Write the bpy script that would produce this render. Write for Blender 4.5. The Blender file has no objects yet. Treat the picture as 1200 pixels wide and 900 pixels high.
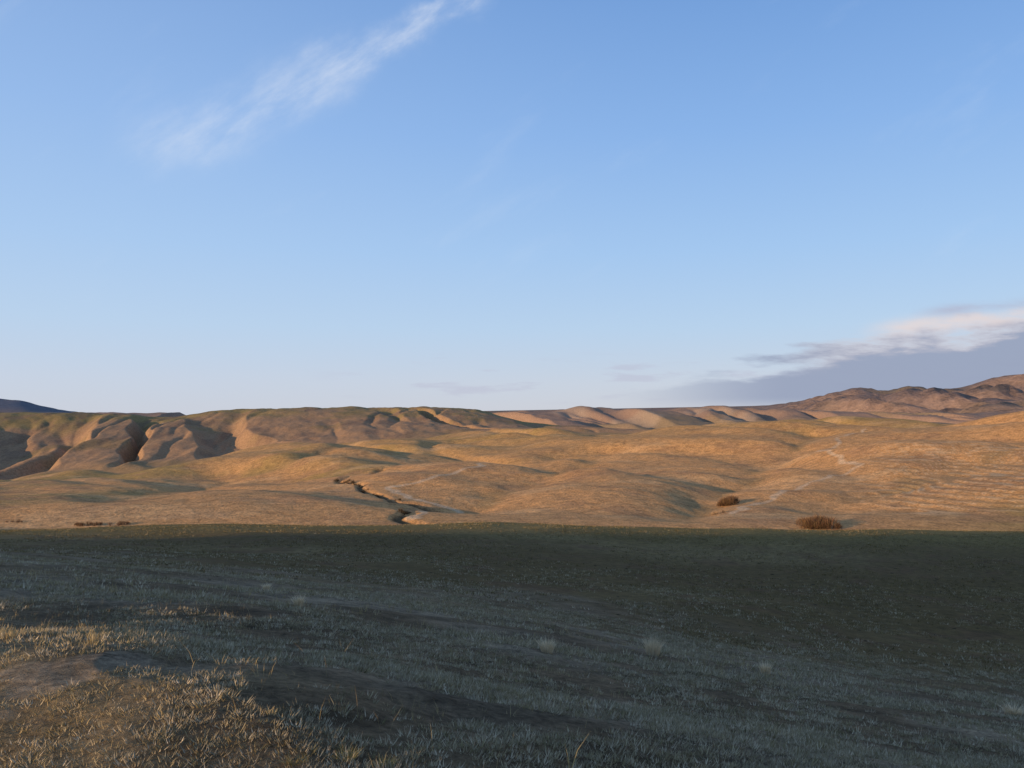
import bpy, math, numpy as np, time
from mathutils import Vector
T0=time.time()
rng=np.random.default_rng(7)
F=940.0
# ---------------------------------------------------------------- noise
def vnoise(x,y,seed=0):
    ix=np.floor(x); iy=np.floor(y); fx=x-ix; fy=y-iy
    ix=ix.astype(np.int64); iy=iy.astype(np.int64)
    def h(a,b):
        v=(a*374761393+b*668265263+seed*974634777)&0xffffffff
        v=((v^(v>>13))*1274126177)&0xffffffff
        v=((v^(v>>15))*2246822519)&0xffffffff
        return ((v^(v>>16))&0xffffff)/float(0xffffff)
    fx=fx*fx*fx*(fx*(fx*6-15)+10); fy=fy*fy*fy*(fy*(fy*6-15)+10)
    a=h(ix,iy); b=h(ix+1,iy); c=h(ix,iy+1); d=h(ix+1,iy+1)
    return (a+(b-a)*fx)*(1-fy)+(c+(d-c)*fx)*fy
def fbm(x,y,octv=4,seed=0,gain=.5):
    s=0; a=1; t=0
    cx,cy=x,y
    for i in range(octv):
        s=s+a*(vnoise(cx,cy,seed+i*17)*2-1); t+=a; a*=gain
        cx,cy=(cx*1.62-cy*1.21)+13.7,(cx*1.21+cy*1.62)-7.3
    return s/t
def ss(a,b,x):
    t=np.clip((x-a)/(b-a),0,1); return t*t*(3-2*t)
def pchip(xk,yk,x):
    h=np.diff(xk)[:,None]; dl=np.diff(yk,axis=0)/h
    d=np.zeros_like(yk)
    w1=2*h[1:]+h[:-1]; w2=h[1:]+2*h[:-1]
    ok=(dl[:-1]*dl[1:])>0
    with np.errstate(all='ignore'):
        hm=(w1+w2)/(w1/dl[:-1]+w2/dl[1:])
    d[1:-1]=np.where(ok,hm,0); d[0]=dl[0]; d[-1]=dl[-1]
    i=np.clip(np.searchsorted(xk,x,side='right')-1,0,len(xk)-2)
    hh=h[i]; t=((x-xk[i])[:,None])/hh
    return ((1+2*t)*(1-t)**2*yk[i]+t*(1-t)**2*hh*d[i]+t*t*(3-2*t)*yk[i+1]+t*t*(t-1)*hh*d[i+1])
# ---------------------------------------------------------------- survey of the land (distance, profile across)
def Z(d,pts): return (d,[(a,b) for a,b in pts])
def R(d,pts): return (d,[(a,-(b-490)/F*d) for a,b in pts])
K=[
 Z(0.4,[(0,-1.55),(1200,-1.55)]),
 Z(2,[(0,-1.52),(600,-1.58),(1200,-1.68)]),
 Z(3.7,[(0,-1.5),(300,-1.55),(600,-1.68),(1200,-1.95)]),
 Z(8,[(0,-2.05),(300,-2.2),(600,-2.5),(1200,-3.15)]),
 Z(15,[(0,-3.0),(300,-3.4),(600,-4.0),(900,-4.8),(1200,-5.5)]),
 Z(25,[(0,-4.5),(300,-5.3),(600,-6.3),(900,-7.6),(1200,-8.7)]),
 Z(40,[(0,-6.8),(300,-7.8),(600,-9.0),(900,-10.8),(1200,-12.2)]),
 Z(65,[(0,-10.5),(300,-11.3),(600,-12.4),(900,-14.0),(1200,-15.4)]),
 Z(100,[(0,-14.7),(300,-14.9),(600,-15.5),(900,-16.6),(1200,-17.3)]),
 Z(135,[(0,-18.8),(300,-18.0),(600,-18.0),(900,-18.7),(1200,-19.2)]),
 Z(160,[(0,-23.0),(300,-21.8),(600,-21.9),(900,-22.9),(1200,-23.3)]),
 Z(190,[(0,-31),(600,-30),(1200,-31)]),
 Z(215,[(0,-35),(600,-34),(1200,-35)]),
 R(245,[(0,618),(300,616),(600,615),(900,618),(1200,619)]),
 R(300,[(0,593),(150,591),(300,590),(450,590),(600,590),(750,590),(900,587),(1050,581),(1200,574)]),
 R(380,[(0,573),(150,569),(300,566),(450,567),(600,564),(750,560),(900,555),(1050,546),(1200,537)]),
 R(470,[(0,562),(150,555),(300,550),(450,549),(600,545),(750,540),(900,531),(1050,521),(1200,511)]),
 R(600,[(0,556),(150,548),(300,540),(450,536),(600,531),(750,524),(900,514),(1050,503),(1200,492)]),
 R(800,[(0,559),(150,551),(300,535),(450,526),(600,519),(750,512),(900,504),(1050,497),(1200,489)]),
 R(1050,[(0,568),(150,562),(300,543),(450,525),(600,514),(750,508),(900,502),(1050,500),(1200,499)]),
 R(1250,[(0,554),(150,549),(300,534),(450,519),(600,510),(750,506),(900,503),(1050,502),(1200,500)]),
 R(1550,[(0,515),(150,513),(300,505),(450,500),(550,499),(650,504),(750,505),(1200,500)]),
 R(1900,[(0,484),(60,483),(110,484),(150,487),(190,490),(220,487),(250,482),(300,479),(400,478),(500,478),(550,480),(590,488),(640,497),(750,504),(1200,500)]),
 R(2250,[(0,492),(300,490),(550,496),(650,508),(800,507),(1200,499)]),
 R(3100,[(0,490),(300,488),(550,487),(600,483),(650,480),(700,478),(740,480),(800,479),(850,477),(900,480),(1000,484),(1200,488)]),
 R(3900,[(0,492),(600,490),(900,486),(1000,487),(1200,485)]),
 R(5800,[(0,492),(600,491),(860,488),(920,478),(950,470),(985,461),(1010,457),(1038,460),(1060,457),(1095,459),(1130,456),(1160,449),(1200,443),(1260,440)]),
 R(8000,[(0,492),(1200,470)]),
 R(15000,[(-60,462),(0,468),(22,470),(50,477),(80,482),(120,488),(200,492),(1200,492)]),
 R(22500,[(0,492),(1200,492)]),
]
cols=np.linspace(-60,1260,397)
kd=np.array([k[0] for k in K],float)
kz=[]
for d,p in K:
    px=np.array([a for a,b in p],float); pz=np.array([b for a,b in p],float)[:,None]
    kz.append(pchip(px,pz,np.clip(cols,px[0],px[-1]))[:,0])
kz=np.array(kz)
LD0,LD1,NL=math.log(.4),math.log(22500),2400
ld=np.linspace(LD0,LD1,NL)
TAB=pchip(kd,kz,np.exp(ld))
def table(col,d):
    a=np.clip((np.log(np.maximum(d,.4))-LD0)/(LD1-LD0)*(NL-1),0,NL-1.001)
    b=np.clip((col+60)/1320*396,0,395.999)
    i=a.astype(int); j=b.astype(int); fa=a-i; fb=b-j
    return (TAB[i,j]*(1-fb)+TAB[i,j+1]*fb)*(1-fa)+(TAB[i+1,j]*(1-fb)+TAB[i+1,j+1]*fb)*fa
# ---------------------------------------------------------------- sun: low, behind the left shoulder
SAZ,SEL=math.radians(-130),math.radians(8)
tx,ty=-math.sin(SAZ),-math.cos(SAZ)       # direction the light travels in plan
nx,ny=-ty,tx
def seg_dist(x,y,pts):
    best=np.full(x.shape,1e9)
    for (ax,ay),(bx,by) in zip(pts[:-1],pts[1:]):
        dx,dy=bx-ax,by-ay; t=np.clip(((x-ax)*dx+(y-ay)*dy)/(dx*dx+dy*dy),0,1)
        best=np.minimum(best,np.hypot(x-ax-t*dx,y-ay-t*dy))
    return best
def P(px,d): return ((px-600)/F*d,d)
GULLY=[P(560,640),P(500,560),P(430,500),P(398,455),P(412,425),P(425,395),P(448,362),P(505,332),P(480,292),P(464,262),P(520,235),P(640,225)]
TRACK=[P(600,520),P(520,430),P(455,395),P(480,365),P(540,330),P(505,300),P(482,262)]
TRACK2=[P(1010,640),P(960,520),P(1000,430),P(930,360),P(880,315),P(850,288)]
FOLDS=[([P(690,620),P(655,470),P(590,380),P(545,310)],15,3.6),
       ([P(960,640),P(900,480),P(865,380),P(830,318),P(800,270)],15,4.6),
       ([P(1230,470),P(1110,380),P(1020,320),P(980,275)],13,3.2),
       ([P(260,640),P(250,480),P(200,380),P(140,310)],15,3.2)]
def shoulder(x,y):      # signed distance from the little crest left of the viewpoint (+ = downhill, right)
    return (x+1.25)*.755+(y-3.7)*.655
def height(x,y):
    r=np.hypot(x,y); th=np.arctan2(x,y); tc=np.clip(th,-.61,.61)
    d=r*np.cos(tc); col=600+F*np.tan(tc)
    z=table(col,d)
    e=shoulder(x,y); kk=ss(22,10,r)*ss(1.0,2.5,r)
    e=e+.6*fbm(x/1.2,y/1.2,3,6)
    z=z+kk*(.14-.10*np.clip(-e,0,3)-.06*np.clip(e,0,5))*ss(-8,-5,x-y*.3+0)
    near=ss(230,120,r)
    z=z+near*(.035*fbm(x/.5,y/.5,4,3)*ss(90,10,r)+.10*fbm(x/4,y/4,2,5)*ss(2,12,r)+.6*fbm(x/26,y/26,3,9)*ss(10,45,r))
    # mid hills
    m=ss(236,310,d)*ss(1500,1000,d)
    big=fbm((x+.25*y)/150+3.3,(y*.8)/190,2,21,.35)
    z=z+m*(17*big*(.4+.6*ss(300,650,d)))
    md=fbm((x+.9*y)/78+4.7,(y-.5*x)/170,2,25,.35); z=z+m*7.0*md*(.55+.45*ss(300,480,d))
    dr=np.abs(fbm((x+.3*y)/120+7.1,(y*.5)/130,2,31)); z=z-m*4.5*np.exp(-(dr/.13)**2)*ss(290,430,d)
    z=z+m*(.8*fbm(x/38,y/48,2,41)+.5*fbm(x/12,y/12,3,43))
    fx_,fy_=x+14*fbm(x/45,y/45,2,57),y+14*fbm(x/45,y/45,2,58)
    for pts,wd,dp in FOLDS:
        dd=seg_dist(fx_,fy_,pts); z=z-m*dp*(np.exp(-(dd/wd)**2)*.6+np.exp(-(dd/(wd*2.6))**2)*.8)
    terr=ss(980,1080,col)*ss(262,285,d)*ss(470,400,d); z=z+terr*.24*np.sin(z*2*math.pi/1.15)
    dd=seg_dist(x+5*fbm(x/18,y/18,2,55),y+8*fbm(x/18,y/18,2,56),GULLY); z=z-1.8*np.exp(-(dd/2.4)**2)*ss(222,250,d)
    # left spur range
    c=ss(1150,1350,d)*ss(2100,1900,d)*ss(800,600,col)
    wx=x+65*fbm(x/300,y/300,2,61)
    q=wx+.42*(y-1500)
    n1=fbm(q/118+9.4,y/1300,2,62,.25); v1=np.clip(np.abs(n1)/.30,0,1); v1=v1*v1*(3-2*v1)*.2+v1*.8
    n2=fbm((wx+.1*y)/52,y/420,2,64,.4); v2=np.clip(np.abs(n2)/.4,0,1)
    amp=.7+.6*vnoise(x/240,y/500,67)
    env=c*ss(1950,1600,d)
    z=z+env*(31*amp*(v1-.70)+5*(v2-.55))
    z=z+c*(4*fbm(x/110,y/110,4,77)+2.2*fbm(x/26,y/40,3,78))
    # far range
    c=ss(2250,2550,d)*ss(3900,3300,d)
    q=(x+.4*y+160*fbm(x/800,y/800,3,81))
    n1=fbm(q/150,y/1300,2,82,.4); v1=np.clip(np.abs(n1)/.34,0,1)**.9
    z=z+c*(52*(v1-.75)*ss(3150,2800,d)+12*fbm(x/140,y/140,4,83))
    # mountains
    c=ss(4000,4600,d)*ss(9000,6500,d)
    n1=np.abs(fbm((x+.6*y)/400,y/1300,3,91)); v1=np.clip(n1/.36,0,1)**.9
    z=z+c*(150*(v1-.75)*ss(5850,5000,d)*ss(880,960,col)+(14*fbm(x/160,y/160,4,95)+22*(1-2*np.abs(fbm(x/300,y/300,3,96))))*ss(860,940,col))
    z=z+ss(11000,13000,d)*(60*fbm(x/900,y/900,4,99))*ss(300,100,col)
    # unseen ridge, left-behind, shaped to shade the near field; its gap lights lower left
    s=x*tx+y*ty; w=x*nx+y*ny
    Hc=np.interp(w,[-900,-120,2.2,3.8,10.5,14,18,40,80,115,151,215,250,320,430],[24,36,38,29.5,29.5,38,43,38.6,30.4,22.6,15.6,7,-8,-30,-36])
    b=ss(-15,-160,s)
    up=z*(1-b)+b*np.minimum(z*0+1.5,Hc*.3)
    e=np.exp(-((s+250)/75)**2)*ss(-20,-80,s)
    z2=up*(1-e)+e*(Hc+1.8*fbm(w/24,s/60,3,15)*ss(20,50,w))
    k=ss(-15,-40,s)*ss(900,600,r)*ss(430,400,w)
    z=z*(1-k)+z2*k
    return z
# ---------------------------------------------------------------- colour of the land
def mix(a,b,t): return a*(1-t[...,None])+b*t[...,None]
def C(*v): return np.array(v,float)
def pathmask(x,y):
    p=[(-2.55,4.5),(-2.1,4.85)]
    jx=.5*fbm(x/.35,y/.35,4,8); jy=.5*fbm(x/.35,y/.35,4,4)
    dd=seg_dist(x+jx,y+jy,p)
    q3=[(-4.6,2.6),(-2.75,3.95)]
    dd2=seg_dist(x+jx,y+jy,q3)
    return np.maximum(ss(.36,.0,dd),ss(.34,.0,dd2))
def sunstrawmask(x,y):
    return ss(.8,-.8,shoulder(x,y)+.9*fbm(x/1.2,y/1.2,3,19))*ss(16,10,np.hypot(x,y))  # dry grass area, also where low sunlight is put into the colour
def colour(x,y,z):
    r=np.hypot(x,y); th=np.arctan2(x,y); tc=np.clip(th,-.61,.61)
    d=r*np.cos(tc); col=600+F*np.tan(tc)
    n1=fbm(x/3,y/3,4,101); n2=fbm(x/20,y/20,4,103); n3=fbm(x/110,y/110,4,105); n0=fbm(x/.45,y/.45,4,102)
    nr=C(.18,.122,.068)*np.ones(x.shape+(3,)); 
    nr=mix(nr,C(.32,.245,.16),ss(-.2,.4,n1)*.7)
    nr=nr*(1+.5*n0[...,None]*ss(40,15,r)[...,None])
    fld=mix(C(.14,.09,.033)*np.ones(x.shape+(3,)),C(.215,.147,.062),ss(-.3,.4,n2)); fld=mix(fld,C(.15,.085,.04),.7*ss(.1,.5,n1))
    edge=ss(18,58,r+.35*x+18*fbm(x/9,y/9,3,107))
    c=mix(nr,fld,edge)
    c=mix(c,C(.24,.17,.05),ss(95,130,d)*.7)
    c=mix(c,C(.30,.215,.11),sunstrawmask(x,y)*.8)  # straw ground, yellowed to stand in for the sunlit patch
    c=mix(c,C(.40,.30,.20),pathmask(x,y)*.8)
    # mid
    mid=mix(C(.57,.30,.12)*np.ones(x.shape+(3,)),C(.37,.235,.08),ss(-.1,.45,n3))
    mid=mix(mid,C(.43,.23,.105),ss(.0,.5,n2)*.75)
    mid=mix(mid,C(.39,.245,.09),ss(500,850,d)*.45)
    mid=mix(mid,C(.64,.38,.175),ss(.2,.55,fbm(x/45,y/30,3,109))*.5)
    tl=ss(960,1080,col)*ss(262,285,d)*ss(500,420,d)*ss(.55,1.0,np.sin((z+.4*fbm(x/15,y/15,2,121))*2*math.pi/1.15))
    mid=mix(mid,C(.74,.52,.30),tl*.45)
    wx_,wy_=x+5*fbm(x/18,y/18,2,55),y+8*fbm(x/18,y/18,2,56)
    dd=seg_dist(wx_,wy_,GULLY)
    fx_,fy_=x+14*fbm(x/45,y/45,2,57),y+14*fbm(x/45,y/45,2,58)
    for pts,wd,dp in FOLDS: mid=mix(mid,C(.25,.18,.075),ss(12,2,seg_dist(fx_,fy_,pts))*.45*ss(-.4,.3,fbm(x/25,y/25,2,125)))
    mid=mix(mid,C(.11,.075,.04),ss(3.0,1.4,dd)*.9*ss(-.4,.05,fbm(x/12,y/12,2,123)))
    mid=mix(mid,C(.70,.50,.31),ss(2.6,1.0,seg_dist(wx_,wy_,TRACK))*.65)
    mid=mix(mid,C(.70,.50,.31),ss(2.2,.8,seg_dist(wx_,wy_,TRACK2))*.6)
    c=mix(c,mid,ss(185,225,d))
    lr=mix(C(.35,.21,.115)*np.ones(x.shape+(3,)),C(.285,.20,.078),ss(1600,1850,d+260*n3))
    lr=mix(lr,C(.21,.15,.065),ss(.1,.5,n3)*.5)
    lr=mix(lr,C(.22,.135,.085),ss(.05,.35,fbm(x/34,y/80,3,131))*.55)
    c=mix(c,lr,ss(1000,1350,d))
    fr=mix(C(.31,.20,.14)*np.ones(x.shape+(3,)),C(.24,.175,.11),ss(-.1,.4,fbm(x/500,y/500,3,111)))
    fr=mix(fr,C(.42,.31,.22),ss(.3,.55,fbm(x/200,y/300,3,117))*.5)
    c=mix(c,fr,ss(2100,2500,d))
    mt=mix(C(.26,.175,.135)*np.ones(x.shape+(3,)),C(.195,.145,.105),ss(-.1,.3,fbm(x/700,y/700,4,113)))
    c=mix(c,mt,ss(4000,4800,d))
    c=mix(c,C(.13,.135,.16),ss(9000,12000,d))  # farthest mountains: distance haze painted into the base colour as blue-grey
    return c
# ---------------------------------------------------------------- terrain mesh
half=math.radians(36.5)
rest=np.concatenate([np.linspace(half,math.radians(227.5),120)[1:-1],np.linspace(math.radians(227.5),math.radians(235),130),np.linspace(math.radians(235),2*math.pi-half,110)[1:-1]])
th=np.concatenate([np.linspace(-half,half,1000),rest])
rr=np.concatenate([np.exp(np.linspace(math.log(.6),math.log(200),430)),np.exp(np.linspace(math.log(200),math.log(4200),640))[1:],np.exp(np.linspace(math.log(4200),math.log(22000),130))[1:]])
NC,NR=len(th),len(rr)
RR,TT=np.meshgrid(rr,th,indexing='ij')
X=RR*np.sin(TT); Y=RR*np.cos(TT)
Zt=height(X,Y)
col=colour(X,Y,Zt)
print('terrain',time.time()-T0)
def mkmesh(name,verts,faces,nper,cols=None,mat=None,smooth=True):
    me=bpy.data.meshes.new(name)
    me.vertices.add(len(verts)); me.vertices.foreach_set('co',verts.astype(np.float32).ravel())
    f=np.ascontiguousarray(faces).astype(np.int32).ravel(); n=len(f)//nper
    me.loops.add(len(f)); me.loops.foreach_set('vertex_index',f)
    me.polygons.add(n); me.polygons.foreach_set('loop_start',np.arange(n,dtype=np.int32)*nper)
    try: me.polygons.foreach_set('loop_total',np.full(n,nper,dtype=np.int32))
    except Exception: pass
    me.polygons.foreach_set('use_smooth',np.full(n,smooth,dtype=bool))
    me.update(calc_edges=True)
    if cols is not None:
        a=me.color_attributes.new('tint','FLOAT_COLOR','POINT')
        cc=np.ones((len(verts),4),np.float32); cc[:,:3]=cols; a.data.foreach_set('color',cc.ravel())
    ob=bpy.data.objects.new(name,me); bpy.context.scene.collection.objects.link(ob)
    if mat: me.materials.append(mat)
    return ob
class NT:
    def __init__(s,t): s.t=t
    def n(s,ty,**k):
        nd=s.t.nodes.new(ty)
        for a,b in k.items(): setattr(nd,a,b)
        return nd
    def l(s,a,b): s.t.links.new(a,b)
    def m(s,op,a,b=None,c=None,clamp=False):
        nd=s.n('ShaderNodeMath',operation=op); nd.use_clamp=clamp
        for i,v in enumerate((a,b,c)):
            if v is None: continue
            if isinstance(v,(int,float)): nd.inputs[i].default_value=v
            else: s.l(v,nd.inputs[i])
        return nd.outputs[0]
    def mr(s,v,a,b,c=0,d=1,smooth=True):
        nd=s.n('ShaderNodeMapRange'); nd.interpolation_type='SMOOTHSTEP' if smooth else 'LINEAR'; nd.clamp=True
        s.l(v,nd.inputs[0])
        for i,q in enumerate((a,b,c,d)): nd.inputs[i+1].default_value=q
        return nd.outputs[0]
    def noise(s,vec,scale,detail=4,rough=.55):
        nd=s.n('ShaderNodeTexNoise'); nd.inputs['Scale'].default_value=scale; nd.inputs['Detail'].default_value=detail; nd.inputs['Roughness'].default_value=rough
        s.l(vec,nd.inputs['Vector']); return nd.outputs[0]
    def mixc(s,f,a,b,bt='MIX'):
        nd=s.n('ShaderNodeMix',data_type='RGBA',blend_type=bt)
        for v,i in ((f,0),(a,6),(b,7)):
            if isinstance(v,(int,float)): nd.inputs[i].default_value=v
            elif isinstance(v,tuple): nd.inputs[i].default_value=v
            else: s.l(v,nd.inputs[i])
        return nd.outputs[2]
def newmat(name):
    m=bpy.data.materials.new(name); m.use_nodes=True; m.node_tree.nodes.clear(); t=NT(m.node_tree)
    o=t.n('ShaderNodeOutputMaterial'); b=t.n('ShaderNodeBsdfPrincipled'); b.inputs['Roughness'].default_value=.95
    b.inputs['Specular IOR Level'].default_value=.1
    t.l(b.outputs[0],o.inputs[0]); return m,t,b
def landmat(name,fine,coarse,bump,bdist,contrast=.35,rough=.65):
    m,t,b=newmat(name)
    a=t.n('ShaderNodeAttribute',attribute_name='tint'); g=t.n('ShaderNodeNewGeometry')
    n1=t.noise(g.outputs['Position'],fine,6,rough); n2=t.noise(g.outputs['Position'],coarse,5,.6)
    k=t.m('ADD',t.mr(n1,.3,.7,-contrast,contrast,False),t.mr(n2,.3,.7,-contrast*.6,contrast*.6,False))
    k=t.m('ADD',k,1.0)
    sc=t.n('ShaderNodeVectorMath',operation='SCALE'); t.l(a.outputs['Color'],sc.inputs[0]); t.l(k,sc.inputs['Scale'])
    t.l(sc.outputs[0],b.inputs['Base Color'])
    bp=t.n('ShaderNodeBump'); bp.inputs['Strength'].default_value=bump; bp.inputs['Distance'].default_value=bdist
    t.l(t.m('ADD',n1,t.m('MULTIPLY',n2,1.5)),bp.inputs['Height']); t.l(bp.outputs[0],b.inputs['Normal'])
    return m
mg=landmat('dry_pasture_soil',14.0,1.3,.9,.09,.6,.75)
mh=landmat('dry_grass_hills',1.1,.22,.8,.7,.45)
mm=landmat('mountain_slopes',.03,.008,.6,20,.25)
VV=np.stack([X,Y,Zt],-1)
iG=int(np.searchsorted(rr,200)); iH=int(np.searchsorted(rr,4200))
def band(name,i0,i1,mat,center=False):
    n=i1-i0+1; v=VV[i0:i1+1].reshape(-1,3); c=col[i0:i1+1].reshape(-1,3)
    I=np.arange(n-1)[:,None]*NC; J=np.arange(NC)[None,:]; J2=(J+1)%NC
    f=np.stack([I+J,I+J2,I+NC+J2,I+NC+J],-1).reshape(-1,4)[:,::-1]
    if center:
        k=len(v); v=np.vstack([v,[[0,0,float(height(np.array([0.01]),np.array([0.01]))[0])]]]); c=np.vstack([c,c[:1]])
        j=np.arange(0,NC-1,2)
        f2=np.stack([np.full(len(j),k),(j+2)%NC,j+1,j],-1)
        f=np.vstack([f,f2])
    return mkmesh(name,v,f,4,c,mat)
ground=band('ground',0,iG,mg,True)
hills=band('hills',iG,iH,mh)
mountains=band('mountains',iH,NR-1,mm)
print('mesh',time.time()-T0)
# ---------------------------------------------------------------- blades
mgr,t,b=newmat('grass_blades'); a=t.n('ShaderNodeAttribute',attribute_name='tint'); t.l(a.outputs['Color'],b.inputs['Base Color'])
def blades(x,y,h,w,lean,ang,colr,bend=True,z=None):
    n=len(x); z=height(x,y)-.01 if z is None else z
    fa=rng.uniform(0,2*math.pi,n); wx,wy=np.cos(fa)*w/2,np.sin(fa)*w/2
    lx,ly=np.cos(ang)*lean*h,np.sin(ang)*lean*h
    if bend:
        p=[(x-wx,y-wy,z),(x+wx,y+wy,z),(x+lx*.35-wx*.75,y+ly*.35-wy*.75,z+h*.55),(x+lx*.35+wx*.75,y+ly*.35+wy*.75,z+h*.55),(x+lx,y+ly,z+h)]
        tri=np.array([[0,1,3],[0,3,2],[2,3,4]])
    else:
        p=[(x-wx,y-wy,z),(x+wx,y+wy,z),(x+lx,y+ly,z+h)]; tri=np.array([[0,1,2]])
    k=len(p); v=np.stack([np.stack(q,-1) for q in p],1).reshape(-1,3)
    f=(np.arange(n)[:,None,None]*k+tri[None]).reshape(-1,3)
    c=np.repeat(colr,k,0)
    return v,f,c
class Acc:
    def __init__(s): s.v=[];s.f=[];s.c=[];s.n=0
    def add(s,q):
        v,f,c=q; s.v.append(v); s.f.append(f+s.n); s.c.append(c); s.n+=len(v)
    def make(s,name,mat): return mkmesh(name,np.vstack(s.v),np.vstack(s.f),3,np.vstack(s.c),mat,False)
def scatter(n,d0,d1,uspan=.74,pw=1.0):
    d=(d0**(2*pw)+(d1**(2*pw)-d0**(2*pw))*rng.random(n))**(1/(2*pw)); u=rng.uniform(-uspan,uspan,n)
    return u*d,d
def pick(pal,n):
    pal=np.array(pal); c=pal[rng.integers(0,len(pal),n)]*rng.uniform(.75,1.25,(n,1)); return c
SAGE=[(.44,.355,.23),(.34,.28,.17),(.54,.44,.30),(.25,.20,.10),(.38,.30,.17)]
STRAW=[(.44,.33,.16),(.38,.28,.13),(.50,.39,.21),(.30,.22,.11)]
OLIVE=[(.18,.13,.05),(.22,.165,.07),(.28,.20,.10),(.14,.10,.04)]
G=Acc()
def clumps(n,d0,d1,per,rad,hh,ww,pal,thr=-.15,bend=False,lean=.9,pw=1.0,ns=1.1,sd=201):
    cx,cy=scatter(n,d0,d1,pw=pw)
    dn=fbm(cx/ns,cy/ns,3,sd)
    keep=(dn+rng.normal(0,.12,n)>thr)&(pathmask(cx,cy)<.4)&((sunstrawmask(cx,cy)<.5)|(rng.random(n)<.6))
    cx,cy=cx[keep],cy[keep]; n=len(cx)
    cs=pick(pal,n); sz=rng.uniform(.5,1.5,n)
    ang=rng.uniform(0,2*math.pi,(n,per)); rr_=np.sqrt(rng.random((n,per)))*rad*sz[:,None]
    x=(cx[:,None]+np.cos(ang)*rr_).ravel(); y=(cy[:,None]+np.sin(ang)*rr_).ravel()
    h=(hh*sz[:,None]*rng.uniform(.5,1.3,(n,per))).ravel()
    c=np.repeat(cs,per,0)*rng.uniform(.8,1.2,(n*per,1))
    zc=np.repeat(height(cx,cy),per)-.012
    G.add(blades(x,y,h,np.full(n*per,ww),rng.uniform(.4,1,n*per)*lean,ang.ravel(),c,bend,zc))
clumps(19000,3.0,7.5,18,.030,.026,.007,SAGE,-.14,ns=.6,pw=.8,lean=1.1)
clumps(23000,5.5,14,13,.040,.034,.011,SAGE,-.12,ns=.9,lean=1.0)
clumps(3400,3.0,14,7,.03,.06,.0028,STRAW,-.05,True,.7,sd=231)
clumps(27000,12,34,9,.08,.06,.02,SAGE,-.06,ns=2.0)
clumps(4500,12,34,6,.05,.12,.008,STRAW,.0,False,.6,ns=2.0,sd=231)
clumps(28000,30,75,5,.14,.10,.045,SAGE+OLIVE,-.05,ns=4)
clumps(26000,60,150,4,.25,.13,.09,OLIVE+[(.28,.22,.13)],-.1,ns=8)
# straw sward, lower-left rise; extra yellow painted in for its sunlight
n=19000; x=rng.uniform(-9,0.5,n); y=rng.uniform(2.5,12,n); k=(sunstrawmask(x,y)>rng.random(n))&(pathmask(x,y)<.2+.2*rng.random(n))&(fbm(x/.4,y/.4,3,207)>-.12); x,y=x[k],y[k]; n=len(x)
G.add(blades(x,y,rng.uniform(.015,.06,n),np.full(n,.0034),rng.uniform(.4,1.5,n),rng.uniform(0,6.28,n),pick(STRAW+[(.46,.35,.12)],n),True))
n=900; x,y=scatter(n,3.2,20); G.add(blades(x,y,rng.uniform(.07,.22,n)*(.5+.5*(x<0)),np.full(n,.0026),rng.uniform(.1,.8,n),rng.uniform(0,6.28,n),pick(STRAW,n),True))
G.make('grass',mgr)
print('grass',time.time()-T0)
def solve(px,row):
    u=(px-600)/F; ds=np.exp(np.linspace(math.log(2),math.log(600),3000)); z=height(u*ds,ds); rw=490-z/ds*F
    ok=np.where(rw<=row)[0]; i=ok[0] if len(ok) else 0
    return u*ds[i],ds[i]
def tussock(px,row,hp,wp,pal,n=420,name='grass_tussock'):
    x0,y0=solve(px,row); h=hp/F*y0; w=wp/F*y0/2
    a=rng.uniform(0,6.28,n); r_=np.sqrt(rng.random(n))*w*.35
    x=np.cos(a)*r_; y=np.sin(a)*r_; z=np.full(n,-.02)
    v,f,c=blades(x,y,h*rng.uniform(.45,1.1,n),np.full(n,max(.003,.0004*y0)),rng.uniform(.1,1.0,n)*w/h*.9,a,pick(pal,n)*1.15,True,z)
    ob=mkmesh(name,v,f,3,c,mgr,False); ob.location=(x0,y0,float(height(np.array([x0]),np.array([y0]))[0]))
PALE=[(.72,.58,.38),(.64,.51,.33),(.78,.65,.45)]
for q in ((765,768,24,36),(350,711,15,22),(641,765,19,32),(897,791,16,22),(312,692,9,15),(1188,838,14,40)):
    tussock(*q,pal=PALE)
for q in ((110,755,26,30),(12,748,18,26),(318,838,14,20),(820,905,14,40)): tussock(*q,pal=STRAW,n=60)
for q in ((405,890,18,50),(450,899,14,50),(345,893,12,40)): tussock(*q,pal=[(.36,.27,.10),(.30,.23,.09),(.42,.32,.13)],n=160)
x0,y0=solve(668,905); v,f,c=blades(np.zeros(3),np.zeros(3),np.array([.2,.12,.09]),np.full(3,.006),np.array([.5,.4,.3]),np.array([.1,2.,4.]),np.array([[.6,.42,.18]]*3),True,np.zeros(3))
o=mkmesh('dry_stalk',v,f,3,c,mgr,False); o.location=(x0,y0,float(height(np.array([x0]),np.array([y0]))[0])-.01)
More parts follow.
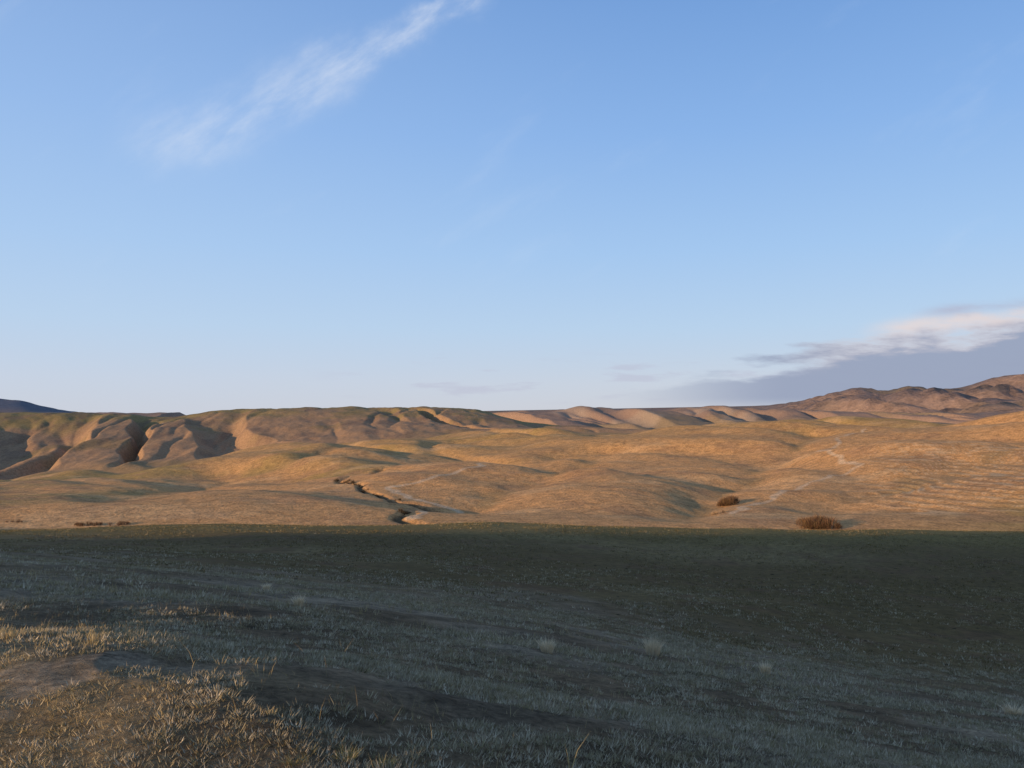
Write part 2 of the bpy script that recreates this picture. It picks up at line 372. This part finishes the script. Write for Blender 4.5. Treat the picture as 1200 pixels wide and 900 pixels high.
# ---------------------------------------------------------------- shrubs
def solve2(px,row):
    u=(px-600)/F; ds=np.linspace(205,900,6000); z=height(u*ds,ds); rw=490-z/ds*F
    ok=np.where(rw<=row)[0]; i=ok[0]; return u*ds[i],ds[i]
def bush(name,px,row,wp,hp,pal,n=2600,at=None):
    x0,y0=at if at else solve2(px,row)
    W=wp/F*y0/2; H=hp/F*y0
    A=Acc()
    nl=max(5,int(wp/3)); lx=rng.uniform(-.85,.85,nl)*W; ly=rng.uniform(-.6,.6,nl)*min(W,H*2)*.7; lh=H*rng.uniform(.6,1.1,nl)*(1-.4*(np.abs(lx)/W)**2)
    gz=height(x0+lx,y0+ly)
    z0=float(height(np.array([x0]),np.array([y0]))[0])
    for i in range(nl):
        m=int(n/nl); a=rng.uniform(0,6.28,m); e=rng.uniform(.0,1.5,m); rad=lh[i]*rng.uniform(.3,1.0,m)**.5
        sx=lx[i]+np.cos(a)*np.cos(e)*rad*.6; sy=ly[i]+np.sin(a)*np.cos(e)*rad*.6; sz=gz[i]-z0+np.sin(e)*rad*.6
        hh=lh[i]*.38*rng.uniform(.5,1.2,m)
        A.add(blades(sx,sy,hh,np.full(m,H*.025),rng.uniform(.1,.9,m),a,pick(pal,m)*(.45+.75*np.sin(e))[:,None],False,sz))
        ms=14; a=rng.uniform(0,6.28,ms); A.add(blades(np.full(ms,lx[i]),np.full(ms,ly[i]),lh[i]*rng.uniform(.6,.95,ms),np.full(ms,H*.05),rng.uniform(.1,.7,ms),a,pick([(.12,.08,.055)],ms),True,np.full(ms,gz[i]-z0-.1)))
    ob=A.make(name,mgr); ob.location=(x0,y0,z0)
RED=[(.17,.09,.055),(.22,.12,.065),(.12,.065,.04),(.25,.15,.085),(.17,.12,.055)]
bush('bush',960,618,48,17,RED,4600)
bush('bush',853,592,27,14,RED,2600)
bush('bush',842,602,18,6,[(.50,.34,.2),(.42,.28,.16)],900)
bush('bush',118,616,76,7,RED,2600)
bush('bush',20,612,30,4,RED,600)
DK=[(.10,.07,.04),(.14,.09,.05),(.08,.06,.03)]
for (d_,px_,wp_,hp_) in ((455,399,16,5),(440,404,14,6),(425,411,14,6),(408,419,12,5),(392,427,12,5),(372,442,10,4),(350,466,12,4),(300,485,12,5),(285,476,12,6),(272,469,14,7),(540,480,8,3),(600,527,12,4)):
    bush('bush',0,0,wp_,hp_,DK,600,at=P(px_,d_))
# dark clods
cl=Acc(); ico=np.array([(0,0,1),(.89,0,.45),(.28,.85,.45),(-.72,.53,.45),(-.72,-.53,.45),(.28,-.85,.45),(.72,.53,-.45),(-.28,.85,-.45),(-.89,0,-.45),(-.28,-.85,-.45),(.72,-.53,-.45),(0,0,-1)])
icf=np.array([(0,1,2),(0,2,3),(0,3,4),(0,4,5),(0,5,1),(1,6,2),(2,7,3),(3,8,4),(4,9,5),(5,10,1),(6,7,2),(7,8,3),(8,9,4),(9,10,5),(10,6,1),(11,7,6),(11,8,7),(11,9,8),(11,10,9),(11,6,10)])
n=330; x,y=scatter(n,9,95,pw=.9); zz=height(x,y)
for i in range(n):
    s=rng.uniform(.03,.10)*(.6+y[i]/55); v=ico*rng.uniform(.6,1.3,(12,1))*np.array([s,s*rng.uniform(.7,1.3),s*.35])+[x[i],y[i],zz[i]]
    cl.add((v,icf,np.tile(np.array([.065,.045,.025])*rng.uniform(.7,1.8),(12,1))))
cl.make('dirt_clods',mgr)
# ---------------------------------------------------------------- sky
w=bpy.data.worlds.new('World'); bpy.context.scene.world=w; w.use_nodes=True; w.node_tree.nodes.clear(); t=NT(w.node_tree)
sky=t.n('ShaderNodeTexSky',sky_type='NISHITA'); sky.sun_disc=False; sky.sun_elevation=SEL; sky.sun_rotation=SAZ%(2*math.pi); sky.altitude=900; sky.air_density=1; sky.dust_density=.6; sky.ozone_density=1.5
tc=t.n('ShaderNodeTexCoord'); sp=t.n('ShaderNodeSeparateXYZ'); t.l(tc.outputs['Generated'],sp.inputs[0])
yy=t.m('MAXIMUM',sp.outputs[1],.05); U=t.m('MULTIPLY',t.m('DIVIDE',sp.outputs[0],yy),F); V=t.m('MULTIPLY',t.m('DIVIDE',sp.outputs[2],yy),F)
front=t.mr(sp.outputs[1],.1,.3)
rp=t.n('ShaderNodeValToRGB'); cr=rp.color_ramp; t.l(sp.outputs[2],rp.inputs[0])
st=[(0.0,(.60,.62,.70)),(.045,(.57,.635,.765)),(.11,(.48,.64,.85)),(.20,(.375,.58,.885)),(.33,(.26,.465,.84)),(.47,(.17,.35,.72)),(.75,(.15,.27,.50)),(1.0,(.14,.22,.40))]
while len(cr.elements)<len(st): cr.elements.new(.5)
for e,(p,c_) in zip(cr.elements,st): e.position=p; e.color=(*c_,1)
rs=t.n('ShaderNodeVectorMath',operation='SCALE'); t.l(rp.outputs[0],rs.inputs[0]); rs.inputs['Scale'].default_value=10.4
base=t.mixc(.88,sky.outputs[0],rs.outputs[0])
base=t.mixc(t.m('MULTIPLY',t.mr(sp.outputs[0],.35,-.6,0,.16),front),base,(6.2,7.6,9.6,1))
def vec(a,b,c=0.0):
    n_=t.n('ShaderNodeCombineXYZ')
    for i,v in enumerate((a,b,c)):
        if isinstance(v,(int,float)): n_.inputs[i].default_value=v
        else: t.l(v,n_.inputs[i])
    return n_.outputs[0]
def gau(v,wdt):
    q=t.m('DIVIDE',v,wdt); return t.m('POWER',2.718,t.m('MULTIPLY',t.m('MULTIPLY',q,q),-1.0))
# cirrus streak
ln=t.m('ADD',t.m('MULTIPLY',t.m('ADD',U,60),.423),492)
sag=t.m('MULTIPLY',t.mr(U,-470,-60,0,1,False),t.mr(U,-60,-470,0,1,False)); 
off=t.m('ADD',t.m('SUBTRACT',V,ln),t.m('MULTIPLY',sag,110))
al=t.m('ADD',t.m('MULTIPLY',U,.85),t.m('MULTIPLY',V,.53)); ac=t.m('SUBTRACT',t.m('MULTIPLY',V,.85),t.m('MULTIPLY',U,.53))
nw=t.noise(vec(t.m('MULTIPLY',al,.008),t.m('MULTIPLY',ac,.022)),1.0,7,.62)
nb=t.noise(vec(t.m('MULTIPLY',U,.010),t.m('MULTIPLY',V,.010),3.0),1.0,5,.6)
off=t.m('ADD',off,t.m('MULTIPLY',t.m('SUBTRACT',nb,.5),85))
wd=t.mr(U,-60,-330,13,36)
gs=gau(off,wd)
cir=t.m('MULTIPLY',t.m('MULTIPLY',gs,t.mr(nw,.34,.7,.12,1)),t.m('MULTIPLY',t.mr(U,-490,-380),t.mr(U,60,-60,.3,1)))
cir=t.m('MULTIPLY',cir,t.mr(U,-420,-60,.42,.6))
nf=t.noise(vec(t.m('MULTIPLY',al,.004),t.m('MULTIPLY',ac,.012),9.0),1.0,6,.6)
wisps=t.m('MULTIPLY',t.mr(nf,.55,.85,0,.16),t.mr(V,60,200))
# low bank on the right
lv=t.noise(vec(t.m('MULTIPLY',U,.006),t.m('MULTIPLY',V,.030),5.0),1.0,7,.6)
top=t.m('ADD',t.m('MULTIPLY',t.mr(U,150,620,0,1,False),96),38)
m1=t.m('ADD',t.m('DIVIDE',t.m('SUBTRACT',top,V),17),t.m('MULTIPLY',t.m('SUBTRACT',lv,.5),6.5))
bank=t.m('MULTIPLY',t.mr(m1,-.2,1.1),t.m('MULTIPLY',t.mr(U,100,330),t.mr(V,6,26,.25,1)))
lit=t.m('MULTIPLY',t.mr(m1,1.5,.2),t.m('MULTIPLY',t.mr(U,290,420),t.mr(V,45,70,0,.9)))
l2=t.m('SUBTRACT',V,t.m('ADD',t.m('ADD',t.m('MULTIPLY',t.m('SUBTRACT',U,430),.10),104),t.m('MULTIPLY',t.m('SUBTRACT',nb,.5),30)))
wl=t.m('MULTIPLY',t.m('MULTIPLY',gau(l2,8.5),t.mr(U,395,470)),t.mr(lv,.3,.6,.25,.85))
l3=t.m('SUBTRACT',V,t.m('ADD',t.m('MULTIPLY',t.m('SUBTRACT',U,500),.10),126))
w3=t.m('MULTIPLY',t.m('MULTIPLY',gau(l3,6.0),t.mr(U,460,520)),t.mr(lv,.35,.6,.1,.7))
lv2=t.noise(vec(t.m('MULTIPLY',U,.010),t.m('MULTIPLY',V,.07),12.0),1.0,5,.6)
strips=t.m('MULTIPLY',t.mr(lv2,.53,.68,0,.45),t.m('MULTIPLY',t.mr(V,12,34),t.mr(V,82,55)))
strips=t.m('MULTIPLY',strips,t.mr(U,-260,-100))
c=t.mixc(t.m('MULTIPLY',cir,front),base,(7.8,8.3,9.2,1))
c=t.mixc(t.m('MULTIPLY',wisps,front),c,(7.0,7.8,9.0,1))
c=t.mixc(t.m('MULTIPLY',strips,front),c,(4.9,5.0,6.3,1))
bc=t.mixc(lit,(3.1,3.6,4.95,1),(7.0,6.3,6.5,1))
c=t.mixc(t.m('MULTIPLY',t.m('MULTIPLY',bank,.92),front),c,bc)
c=t.mixc(t.m('MULTIPLY',wl,front),c,(7.7,6.9,6.9,1))
c=t.mixc(t.m('MULTIPLY',w3,front),c,(4.4,4.5,5.8,1))
bg=t.n('ShaderNodeBackground'); bg.inputs[1].default_value=.1; t.l(c,bg.inputs[0])
o=t.n('ShaderNodeOutputWorld'); t.l(bg.outputs[0],o.inputs[0])
# ---------------------------------------------------------------- sun lamp
sv=Vector((math.sin(SAZ)*math.cos(SEL),math.cos(SAZ)*math.cos(SEL),math.sin(SEL)))
L=bpy.data.lights.new('sun','SUN'); L.energy=5; L.angle=math.radians(.5); L.color=(1,.70,.40)
lo=bpy.data.objects.new('sun',L); lo.rotation_euler=sv.to_track_quat('Z','Y').to_euler(); lo.location=(-300,-300,200); bpy.context.scene.collection.objects.link(lo)
# ---------------------------------------------------------------- camera
cam=bpy.data.cameras.new('camera'); cam.sensor_width=36; cam.lens=F/1200*36; cam.shift_y=40/1200; cam.clip_start=.1; cam.clip_end=60000
co=bpy.data.objects.new('camera',cam); co.location=(0,0,0); co.rotation_euler=(math.radians(90),0,0); bpy.context.scene.collection.objects.link(co)
s=bpy.context.scene; s.camera=co
s.view_settings.view_transform='Standard'; s.view_settings.look='None'; s.view_settings.exposure=0
print('done',time.time()-T0)
